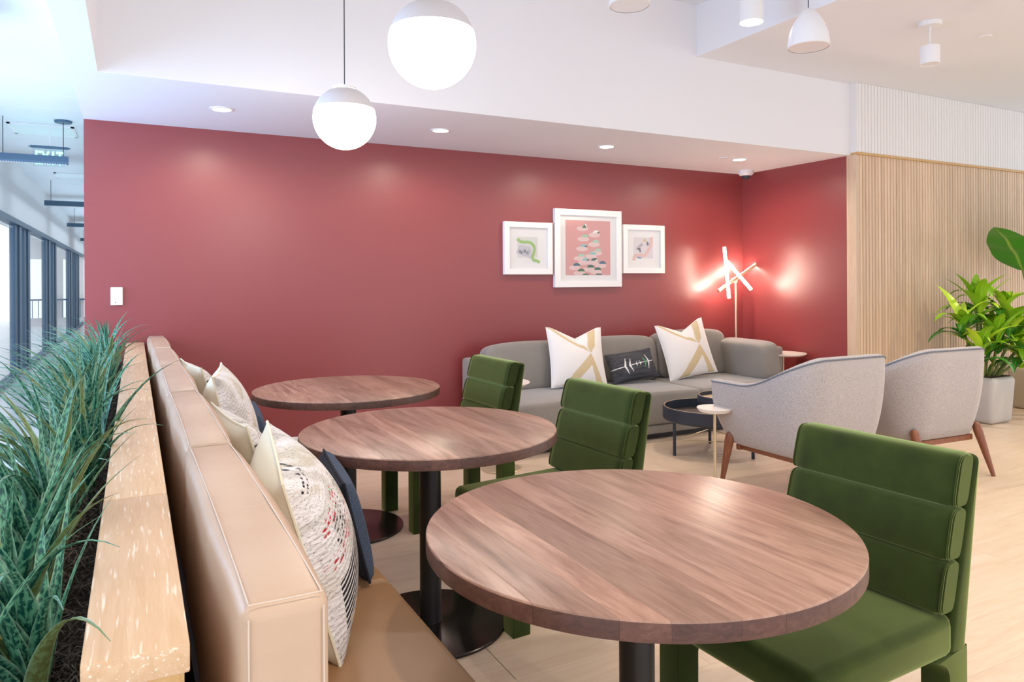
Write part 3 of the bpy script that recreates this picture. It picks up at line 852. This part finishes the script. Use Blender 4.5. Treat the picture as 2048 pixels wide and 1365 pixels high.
# ------------------------------------------------------------------ floor lamp with light tubes
lp = thing('floor_lamp', 'brass floor lamp with crossed glowing light tubes in the red corner', 'lamp', (5.54, 5.62, 0))
def at_y(u, v, Y):
    x = (u - 1024) / F; y = (VH - v) / F; x, y = cr * x - sr * y, sr * x + cr * y
    d = Vector((x * ct + st, -x * st + ct, y)); s = Y / d.y
    return Vector((d.x * s, d.y * s, H + d.z * s))
O = Vector((5.54, 5.62, 0))
b = B(); lathe(b, [(0, 0), (.13, 0), (.13, .012), (.125, .016), (0, .016)], 40); obj('base', b, BRASSD, lp)
b = B(); tube(b, [(0, 0, .01), (0, 0, 1.30)], .0105, 12); obj('pole', b, BRASSD, lp)
hubz = at_y(1468, 560, 5.62).z
b = B(); box(b, -.014, .014, -.02, .02, hubz - .035, hubz + .035, .004, 1); tube(b, [(-.07, -.01, hubz + .01), (.05, -.01, hubz + .01)], .008, 8); obj('hub', b, BRASSD, lp)
def light_tube(p, q, facing, name='light_tube'):
    p, q = p - O, q - O; dr = (q - p); ln = dr.length; dr.normalize()
    b = B(); tube(b, [p, p + dr * ln], .0155, 12); o = obj(name, b, TUBE, lp)
    f = Vector(facing)
    f = (f - dr * f.dot(dr)).normalized()
    b = B()
    tube(b, [p - f * .006, q - f * .006], .016, 10)
    for e in (p, q): tube(b, [e - dr * .004, e + dr * .004], .018, 12)
    obj('housing', b, BRASSD, o); return o
light_tube(at_y(1448.5, 494, 5.52), at_y(1458, 597, 5.52), (-.4, -.9, 0))
light_tube(at_y(1453, 522, 5.47), at_y(1502, 579, 5.47), (-.4, -.9, 0))
light_tube(at_y(1530, 517, 5.60), at_y(1437, 582, 5.60), (.35, .9, 0))

# ------------------------------------------------------------------ things on the wall
def frame(label, x0, x1, z0, z1, art):
    yb = YW; yf = YW - .042; fw = .05 if x1 - x0 < .6 else .058
    t = thing('picture_frame', label, 'picture', ((x0 + x1) / 2, yb, (z0 + z1) / 2))
    w, h = (x1 - x0) / 2, (z1 - z0) / 2; d = yf - yb
    b = B()
    for a in ((-w, w, h - fw, h), (-w, w, -h, -h + fw), (-w, -w + fw, -h + fw, h - fw), (w - fw, w, -h + fw, h - fw)):
        box(b, a[0], a[1], d, 0, a[2], a[3], .0015, 1)
    obj('frame', b, FRAMEW, t)
    b = B(); box(b, -w + fw, w - fw, -.022, -.004, -h + fw, h - fw); mb = obj('mat_board', b, MAT_BOARD, t)
    art(t, w - fw, h - fw, -.0225)
    b = B(); box(b, -w + fw, w - fw, -.034, -.032, -h + fw, h - fw); obj('glass', b, PICGLASS, t)
    return t
INK = {}
def ink(c):
    if c not in INK: INK[c] = plain('ink_' + c, rgb(c), .8)
    return INK[c]
def poly(b, pts, y, mi):
    f = b.faces.new([b.verts.new((x, y, z)) for x, z in pts]); f.material_index = mi
def ell(cx, cz, rx, rz, a0=0, a1=2 * PI, n=20): return [(cx + rx * math.cos(a0 + (a1 - a0) * i / n), cz + rz * math.sin(a0 + (a1 - a0) * i / n)) for i in range(n + (0 if a1 - a0 > 6 else 1))]
def ribbon(pts, r):
    l, rr = [], []
    P_ = [Vector((x, z)) for x, z in pts]
    for i, p in enumerate(P_):
        t = (P_[min(i + 1, len(P_) - 1)] - P_[max(i - 1, 0)]).normalized(); n = Vector((-t.y, t.x)); l.append(p + n * r); rr.append(p - n * r)
    return [tuple(q) for q in l + rr[::-1]]
def spline(pts, k=6):
    out = []; P_ = [Vector(p) for p in pts]; P_ = [2 * P_[0] - P_[1]] + P_ + [2 * P_[-1] - P_[-2]]
    for i in range(1, len(P_) - 2):
        for j in range(k):
            t = j / k; a, b_, c, d = P_[i - 1:i + 3]
            out.append(tuple(.5 * ((2 * b_) + (c - a) * t + (2 * a - 5 * b_ + 4 * c - d) * t * t + (3 * b_ - a - 3 * c + d) * t ** 3)))
    out.append(tuple(P_[-2])); return out
def strip(b, pts, r, y, mi, mx):
    rb = ribbon(pts, r); n = len(pts)
    for i in range(n - 1): poly(b, [mx(*rb[i]), mx(*rb[i + 1]), mx(*rb[2 * n - 2 - i]), mx(*rb[2 * n - 1 - i])], y, mi)
def art_pink(t, w, h, y):
    cols = ['e2a9a6', 'f0d4d2', 'f6f4f2', '4d7a55', '3f6b62', 'b6dcc8', '9cd0cf', '47708a', '2f6b5b', 'a9d6b8']
    b = B(); mats = [ink(c) for c in cols]
    # print area measured from the picture: u,v in 0..1 of the pink sheet (v down)
    W2, H2 = .252, .258
    def mx(u, v): return (-W2 + 2 * W2 * u, .006 + H2 - 2 * H2 * v)
    b2 = B(); box(b2, -W2, W2, y - .0004, y + .002, .006 - H2, .006 + H2); sh = obj('print_sheet', b2, ink('e2a9a6'), t)
    yy = y - .0008
    data = [(.41, .115, 'tri', 3, 2), (.68, .225, 'half', 2, 3), (.43, .305, 'half', 9, 9), (.67, .40, 'half', 5, 5), (.40, .485, 'half', 6, 7), (.72, .56, 'half', 5, 5), (.60, .62, 'half', 6, 6), (.35, .66, 'half', 5, 5), (.44, .735, 'half', 6, 4), (.64, .735, 'half', 4, 2), (.82, .79, 'half', 7, 7), (.24, .83, 'half', 7, 7), (.55, .86, 'half', 8, 8), (.34, .93, 'half', 3, 3), (.71, .905, 'half', 8, 8), (.44, .995, 'cut', 3, 3), (.73, .995, 'cut', 8, 8)]
    q = 0
    for (u, v, kind, c1, c2) in data:
        e = [(u - .04 + .13 * math.cos(a), min(.998, v + .035 + .045 * math.sin(a))) for a in [2 * PI * i / 22 for i in range(22)]]
        poly(b, [mx(*p) for p in e], yy - .0001 * (q % 5), 1); q += 1
        if kind == 'tri':
            poly(b, [mx(*p) for p in [(u + .0, v - .06), (u + .05, v - .045), (u + .06, v + .015), (u + .04, v + .02)]], yy - .001, 2)
            poly(b, [mx(*p) for p in [(u - .05, v + .02), (u + .01, v - .045), (u + .05, v + .02)]], yy - .0012, 3)
        else:
            ht = .025 if kind == 'cut' else .052
            poly(b, [mx(u + .078 * math.cos(a), v - ht * math.sin(a)) for a in [PI * i / 14 for i in range(15)]], yy - .001, c1)
            if c2 != c1: poly(b, [mx(*p) for p in [(u, v), (u + .078, v), (u + .058, v - .034)]], yy - .0014, c2)
    obj('printed_shapes', b, mats, sh, smooth=0)
def art_green(t, w, h, y):
    def mx(u, v): return (-w + 2 * w * u, h - 2 * h * v)
    b2 = B(); box(b2, -w * .55, w * .5, y - .0004, y + .002, -h * .45, h * .55); sh = obj('print_sheet', b2, ink('e4e6e4'), t)
    b = B(); yy = y - .001
    poly(b, [mx(*p) for p in [(.28, .42), (.56, .46), (.60, .76), (.18, .62)]], yy, 1)
    for k in range(7):
        cx, cz = .26 + .045 * k, .56 + .03 * (k % 3)
        poly(b, [mx(cx + .035 * math.cos(a), cz + .05 * math.sin(a)) for a in [2 * PI * i / 14 for i in range(14)]], yy - .0003, 2 if k % 2 else 3)
    strip(b, spline([(.22, .27), (.27, .32), (.36, .35), (.52, .35), (.62, .41), (.665, .50), (.64, .62), (.61, .70), (.64, .78), (.72, .80), (.80, .84)]), .035, yy - .001, 0, mx)
    obj('printed_shapes', b, [ink('a9d07f'), ink('d2d2dc'), ink('b4b6c2'), ink('c4c6d0')], sh, smooth=0)
def art_blush(t, w, h, y):
    def mx(u, v): return (-w + 2 * w * u, h - 2 * h * v)
    b2 = B(); box(b2, -w * .6, w * .58, y - .0004, y + .002, -h * .48, h * .62); sh = obj('print_sheet', b2, ink('e6e3e6'), t)
    b = B(); yy = y - .001
    poly(b, [mx(*p) for p in [(.40, .36), (.76, .30), (.78, .72), (.44, .72)]], yy, 4)
    for pts, mi in (([(.27, .48), (.38, .38), (.44, .33), (.50, .40), (.38, .46), (.34, .52)], 2), ([(.28, .50), (.40, .46), (.42, .58), (.38, .58), (.36, .52)], 3), ([(.59, .30), (.64, .30), (.66, .40), (.59, .40)], 3), ([(.66, .31), (.70, .35), (.68, .41)], 2), ([(.46, .30), (.54, .21), (.60, .29)], 1), ([(.31, .70), (.44, .72), (.43, .75), (.32, .74)], 5)):
        poly(b, [mx(*p) for p in pts], yy - .0005, mi)
    strip(b, spline([(.72, .18), (.74, .26), (.73, .38), (.66, .50), (.58, .62), (.50, .67), (.36, .66), (.26, .67), (.21, .74), (.21, .80)]), .04, yy - .001, 0, mx)
    obj('printed_shapes', b, [ink('ecc4bd'), ink('d8c48a'), ink('b9b5bd'), ink('6e6a72'), ink('e8dfe6'), ink('6f9cc8')], sh, smooth=0)
frame('square white frame with a green curved ribbon print, left of the large picture', 2.912, 3.406, 1.367, 1.84, art_green)
frame('large white frame with a pink print of green half domes, middle of three pictures', 3.432, 4.181, 1.247, 1.977, art_pink)
frame('square white frame with a blush pink curved print, nearest the lamp', 4.205, 4.708, 1.378, 1.853, art_blush)
th = thing('wall_sensor', 'small white wall thermostat at the left end of the red wall', 'thermostat', (-.112, YW, 1.22))
b = B()
pts = [(-.037, 0), (-.037, -.016), (-.025, -.023), (0, -.026), (.025, -.023), (.037, -.016), (.037, 0)]
prism(b, pts, -.063, .06, .004, 2); obj('cover', b, PLASTIC, th)
b = B(); box(b, -.010, -.004, -.0262, -.02, -.050, -.044); obj('indicator', b, CHAR, th)
b = B(); box(b, -.02, .025, -.0265, -.02, .036, .038); obj('vent_slot', b, ink('c9ced4'), th)
cm = thing('dome_camera', 'white dome security camera on the soffit in the red corner', 'camera', (5.62, 5.55, 2.44))
b = B(); lathe(b, [(0, 0), (.075, 0), (.078, -.012), (.076, -.035), (.06, -.05), (.05, -.055), (0, -.055)], 32); obj('housing', b, PLASTIC, cm)
b = B(); lathe(b, [(.045, -.05), (.045, -.058), (.038, -.078), (.02, -.09), (0, -.094)], 24); obj('dome', b, CHAR, cm)

# ------------------------------------------------------------------ ceiling lamps
for i, x in enumerate((.507, 2.035, 3.535, 5.04)):
    t = thing('recessed_downlight', ['recessed downlight in the soffit nearest the corridor', 'recessed downlight in the soffit between the globes and the frames', 'recessed downlight in the soffit above the framed pictures', 'recessed downlight in the soffit nearest the dome camera'][i], 'light', (x, 5.06, 2.44), 0, 'soffit downlights')
    b = B(); lathe(b, [(.056, 0), (.075, 0), (.075, -.004), (.060, -.006), (.056, 0)], 36); obj('trim_ring', b, PLASTIC, t)
    b = B(); lathe(b, [(0, -.002), (.058, -.002), (.058, -.0045), (0, -.0045)], 32); obj('lens', b, LAMPON, t)
def small_cap(label, x, y, z, r, name='sprinkler_cap'):
    b = B(); lathe(b, [(0, 0), (r, 0), (r, -.005), (r - .004, -.008), (0, -.009)], 24)
    o = obj(name, b, PLASTIC); o.location = (x, y, z); return tag(o, label, 'sprinkler')
small_cap('flat white sprinkler cap in the soffit beside the last downlight', 4.845, 5.06, 2.44, .042)
small_cap('flat white sprinkler cap on the high ceiling above the fluted wall', 5.55, 3.125, 3.09, .045)
def globe(label, x, y, z, ztop):
    R = .166; t = thing('globe_pendant', label, 'lamp', (x, y, z), 0, 'globe pendants over the tables')
    n = 48; cut = .30
    b = B(); lathe(b, [(R * math.cos(a), R * math.sin(a)) if abs(a) < PI / 2 - .01 else (0, -R) for a in [-PI / 2 + (cut + PI / 2) * i / 28 for i in range(29)]], n); obj('lower_glass', b, GLOBE, t, smooth=180)
    b = B(); lathe(b, [(R * math.cos(a), R * math.sin(a)) for a in [cut + (1.22 - cut) * i / 14 for i in range(15)]], n); obj('upper_glass', b, GLOBET, t, smooth=180)
    b = B(); lathe(b, [(R * math.cos(1.20) + .003, R * math.sin(1.20)), (R * math.cos(1.20) + .003, R * math.sin(1.2) + .012), (.03, R + .006), (.008, R + .012), (0, R + .012)], 40); obj('cap', b, PLASTIC, t)
    b = B(); tube(b, [(0, 0, R + .01), (0, 0, ztop - z)], .0028, 6); obj('cord', b, CHAR, t)
    b = B(); lathe(b, [(0, ztop - z - .025), (.055, ztop - z - .025), (.06, ztop - z - .018), (.06, ztop - z), (0, ztop - z)], 28); obj('canopy', b, PLASTIC, t)
globe('glowing white globe pendant over the middle table, larger in view', 1.003, 2.575, 2.21, 3.5)
globe('glowing white globe pendant over the table closest to the red wall', 1.0, 3.855, 2.185, 3.5)
for (x, y) in ((1.003, 2.575), (1.0, 3.855)):
    lamp('globe_light', 'POINT', (x, y, 1.99), 9, (1, .88, .74), .12)
def bell(label, x, y, zb, ztop):
    t = thing('bell_pendant', label, 'lamp', (x, y, zb), 0)
    b = B(); lathe(b, [(.113, .0), (.119, .004), (.117, .03), (.109, .08), (.092, .13), (.064, .18), (.034, .215), (.012, .232), (0, .234)], 40); obj('shade', b, PLASTIC, t, smooth=60)
    b = B(); lathe(b, [(0, .012), (.112, .006), (.112, .002), (0, .008)], 40); obj('diffuser', b, PLASTIC, t)
    b = B(); tube(b, [(0, 0, .23), (0, 0, ztop - zb)], .003, 6); obj('cord', b, CHAR, t)
bell('white bell pendant beside the edge of the raised tray', 3.545, 3.0, 2.685, 3.5)
bell('white bell pendant cut off by the top of the photo, over the tray', 2.547, 3.41, 2.90, 3.5)
def can(label, x, y, z0, z1, r, lit, ztop, canopy):
    t = thing('cylinder_light', label, 'light', (x, y, z0))
    h = z1 - z0
    b = B(); lathe(b, [(r - .004, .004), (r, 0), (r, h - .003), (r - .003, h), (0, h)], 36); obj('body', b, PLASTIC, t)
    b = B(); lathe(b, [(0, .006), (r - .003, .006), (r - .003, .003), (0, .003)], 32); obj('lens', b, LAMPON if lit else PLASTIC, t)
    if canopy:
        b = B(); tube(b, [(0, 0, h), (0, 0, ztop - z0 - .02)], .006, 8); obj('stem', b, PLASTIC, t)
        b = B(); lathe(b, [(0, ztop - z0 - .03), (.072, ztop - z0 - .03), (.072, ztop - z0), (0, ztop - z0)], 32); obj('canopy', b, PLASTIC, t)
can('lit white cylinder downlight high in the tray beside the bell pendant', 3.6, 3.5, 3.0, 3.5, .075, True, 3.5, False)
can('unlit white cylinder spotlight hanging from the ceiling above the fluted wall', 4.90, 3.126, 2.80, 2.925, .062, False, 3.09, True)

# ------------------------------------------------------------------ corridor fittings
def bar(label, x0, x1, y, z, cords):
    t = thing('linear_light', label, 'light', ((x0 + x1) / 2, y, z)); w = (x1 - x0) / 2
    b = B(); box(b, -w, w, -.03, .03, -.04, .04); obj('housing', b, STEEL, t)
    b = B()
    nn = int(2 * w / .022)
    for i in range(nn): box(b, -w + .004 + i * .022, -w + .018 + i * .022, -.024, .024, -.046, -.04)
    o = obj('louvre', b, PLASTIC, t); o['kind'] = 'stuff'
    for cx, cap in cords:
        cx -= (x0 + x1) / 2
        b = B(); tube(b, [(cx, 0, .04), (cx, 0, 2.98 - z)], .004, 6); obj('cable', b, CHAR, t)
        if cap:
            b = B(); lathe(b, [(0, 2.955 - z), (.075, 2.955 - z), (.08, 2.962 - z), (.08, 2.979 - z), (0, 2.979 - z)], 28, (cx, 0, 0)); obj('canopy', b, STEEL, t)
bar('dark linear pendant in the corridor, nearest, in front of the exit sign', -1.32, -.60, 8.75, 2.57, ((-.645, True), (-1.16, False)))
bar('dark linear pendant in the corridor, second from the camera', -1.29, -.45, 13.9, 2.605, ((-1.2, False), (-.55, False)))
bar('dark linear pendant in the corridor, third from the camera', -1.34, -.45, 19.0, 2.605, ((-1.2, False), (-.55, False)))
bar('dark linear pendant in the corridor, farthest from the camera', -1.44, -.45, 25.3, 2.605, ((-1.25, False), (-.55, False)))
ex = thing('exit_sign', 'green lit exit sign hanging from the corridor ceiling behind the nearest linear pendant', 'sign', (-.79, 9.05, 2.625))
b = B(); box(b, -.17, .17, -.02, .02, .105, .13); obj('housing', b, STEEL, ex)
b = B(); box(b, -.19, .19, -.014, .014, .115, .122); obj('mount_arm', b, STEEL, ex)
b = B(); box(b, -.15, .15, -.004, .004, -.085, .105); obj('panel', b, GLASS, ex)
b = B()
def bars(rs, ox):
    for x0, x1, z0, z1 in rs: box(b, ox + x0, ox + x1, -.008, -.004, z0, z1)
zt, zb, zm = .075, -.065, .005
bars([(0, .016, zb, zt), (0, .055, zt - .02, zt), (0, .05, zm - .01, zm + .01), (0, .055, zb, zb + .02)], -.128)
for s in (1, -1):
    M = Matrix.Translation((-.038, 0, zm)) @ Matrix.Rotation(s * .40, 4, 'Y'); box(b, -.009, .009, -.008, -.004, -.074, .074, M=M)
bars([(0, .018, zb, zt)], .02); bars([(0, .065, zt - .02, zt), (.024, .042, zb, zt)], .058)
obj('letters', b, EXITG, ex, smooth=0)
b = B(); tube(b, [(0, 0, .13), (0, 0, .42)], .006, 8); obj('stem', b, PLASTIC, ex)
def diffuser(label, x, y, w, h):
    t = thing('air_diffuser', label, 'vent', (x, y, 2.978)); b = B()
    for a in ((-w, w, -h, -h + .03), (-w, w, h - .03, h), (-w, -w + .03, -h, h), (w - .03, w, -h, h)): box(b, a[0], a[1], a[2], a[3], -.012, 0)
    obj('frame', b, PLASTIC, t)
    b = B(); box(b, -w + .03, w - .03, -h + .03, h - .03, -.006, -.002); obj('panel', b, PANELM, t)
diffuser('square white ceiling diffuser in the corridor above the nearest linear pendant', -.87, 9.35, .30, .30)
diffuser('square white ceiling diffuser in the corridor beyond the exit sign', -.78, 13.2, .30, .30)
t = thing('disc_pendant', 'flat white disc pendant with a dark rim at the upper left corner of the photo', 'lamp', (-1.12, 5.15, 2.80))
b = B(); lathe(b, [(0, 0), (.33, 0), (.335, .003), (.335, .010), (.33, .014), (0, .014)], 64); obj('disc', b, PLASTIC, t)
b = B(); lathe(b, [(.3355, .0), (.34, .0), (.34, .012), (.3355, .012), (.3355, 0)], 64); obj('rim', b, STEEL, t)
b = B(); tube(b, [(0, 0, .01), (0, 0, .18)], .004, 6); obj('cord', b, CHAR, t)

# ------------------------------------------------------------------ potted plants by the fluted wall
def pot(parent, w, h, m):
    b = B(); box(b, -w / 2, w / 2, -w / 2, w / 2, 0, h, .045, 5)
    for v in b.verts:
        k = .86 + .14 * min(1, max(0, v.co.z / h)); v.co.x *= k; v.co.y *= k
    p = obj('pot', b, m, parent)
    b = B(); box(b, -w * .42, w * .42, -w * .42, w * .42, h - .02, h + .004, .01, 1); obj('soil', b, SOIL, p)
def blade(Lf, w, bend, fold=.25, n=10, wave=0, m=LIME, tip=1.6):
    b = B(); uvl = b.loops.layers.uv.new('UVMap'); rows = []; uvs = {}; p = Vector((0, 0, 0))
    for i in range(n + 1):
        s = i / n; ww = max(w * math.sin(PI * min(1, s ** .8 * .97 + .03)) ** .8 * (1 - .25 * s), .001)
        ang = .15 + bend * s ** 1.2; d = Vector((math.sin(ang), 0, math.cos(ang))); nn = Vector((math.cos(ang), 0, -math.sin(ang)))
        row = []
        for q in (-1, -.5, 0, .5, 1):
            v = b.verts.new(p + Vector((0, q * ww, 0)) - nn * (fold * ww * abs(q)) + nn * wave * ww * math.sin(s * 17 + q * 2)); uvs[v] = ((q + 1) / 2, s); row.append(v)
        rows.append(row); p = p + d * (Lf / n)
    for a, c in zip(rows, rows[1:]):
        for k in range(4):
            f = b.faces.new((a[k], a[k + 1], c[k + 1], c[k]))
            for lp_ in f.loops: lp_[uvl].uv = uvs[lp_.vert]
    return mesh_of('leaf', b, m, 180)
g1 = thing('dracaena_plant', 'bushy lime-green leafy plant in a pale grey pot behind the armchair', 'plant', (6.93, 3.93, 0))
pot(g1, .38, .42, POTG)
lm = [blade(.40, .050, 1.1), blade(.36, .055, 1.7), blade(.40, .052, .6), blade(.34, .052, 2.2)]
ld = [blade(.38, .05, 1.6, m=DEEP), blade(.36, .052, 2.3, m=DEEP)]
rnd = random.Random(5)
for hx, hy, hz in ((-.14, -.05, 1.0), (.16, -.10, 1.02), (.02, .08, 1.08), (-.46, -.08, .88), (.34, .0, .90), (.06, -.22, .86), (-.18, -.22, .74), (.28, -.18, .70), (-.02, -.05, .72), (-.40, -.20, .66), (.10, -.26, .60), (.38, -.10, .66)):
    b = B(); tube(b, [(hx * .3, hy * .3, .40), (hx * .6, hy * .7, .40 + (hz - .40) * .5), (hx, hy, hz)], [.014, .012, .010], 7); obj('stem', b, STEM, g1)
    for i in range(13):
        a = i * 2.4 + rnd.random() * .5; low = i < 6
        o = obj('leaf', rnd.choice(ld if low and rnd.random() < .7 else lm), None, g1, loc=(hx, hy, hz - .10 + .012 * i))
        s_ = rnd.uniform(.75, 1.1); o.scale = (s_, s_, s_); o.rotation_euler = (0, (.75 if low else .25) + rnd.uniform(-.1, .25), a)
g2 = thing('bird_of_paradise_plant', 'tall broad-leaved plant in a taupe pot at the right edge of the photo', 'plant', (8.06, 4.0, 0))
pot(g2, .46, .42, POTB)
bl = [blade(.72, .24, .5, .12, 14, .05, BANANA), blade(.52, .17, .9, .12, 14, .05, BANANA)]
for a, ln, tilt, mi in ((3.25, 1.08, .42, 0), (3.7, 1.25, .30, 1), (4.4, .85, .25, 0), (5.0, 1.2, .12, 0), (5.6, 1.05, .3, 1), (6.0, 1.1, .25, 0)):
    dx, dy = math.cos(a) * math.sin(tilt), math.sin(a) * math.sin(tilt)
    tip = (dx * ln, dy * ln, .40 + ln * math.cos(tilt))
    b = B(); tube(b, [(0, 0, .40), (dx * ln * .45, dy * ln * .45, .40 + ln * .52 * math.cos(tilt)), tip], [.016, .012, .008], 8); st_ = obj('stem', b, STEM, g2)
    o = obj('leaf', bl[mi], None, st_, loc=tip); o.rotation_euler = (0, tilt + .2, a)
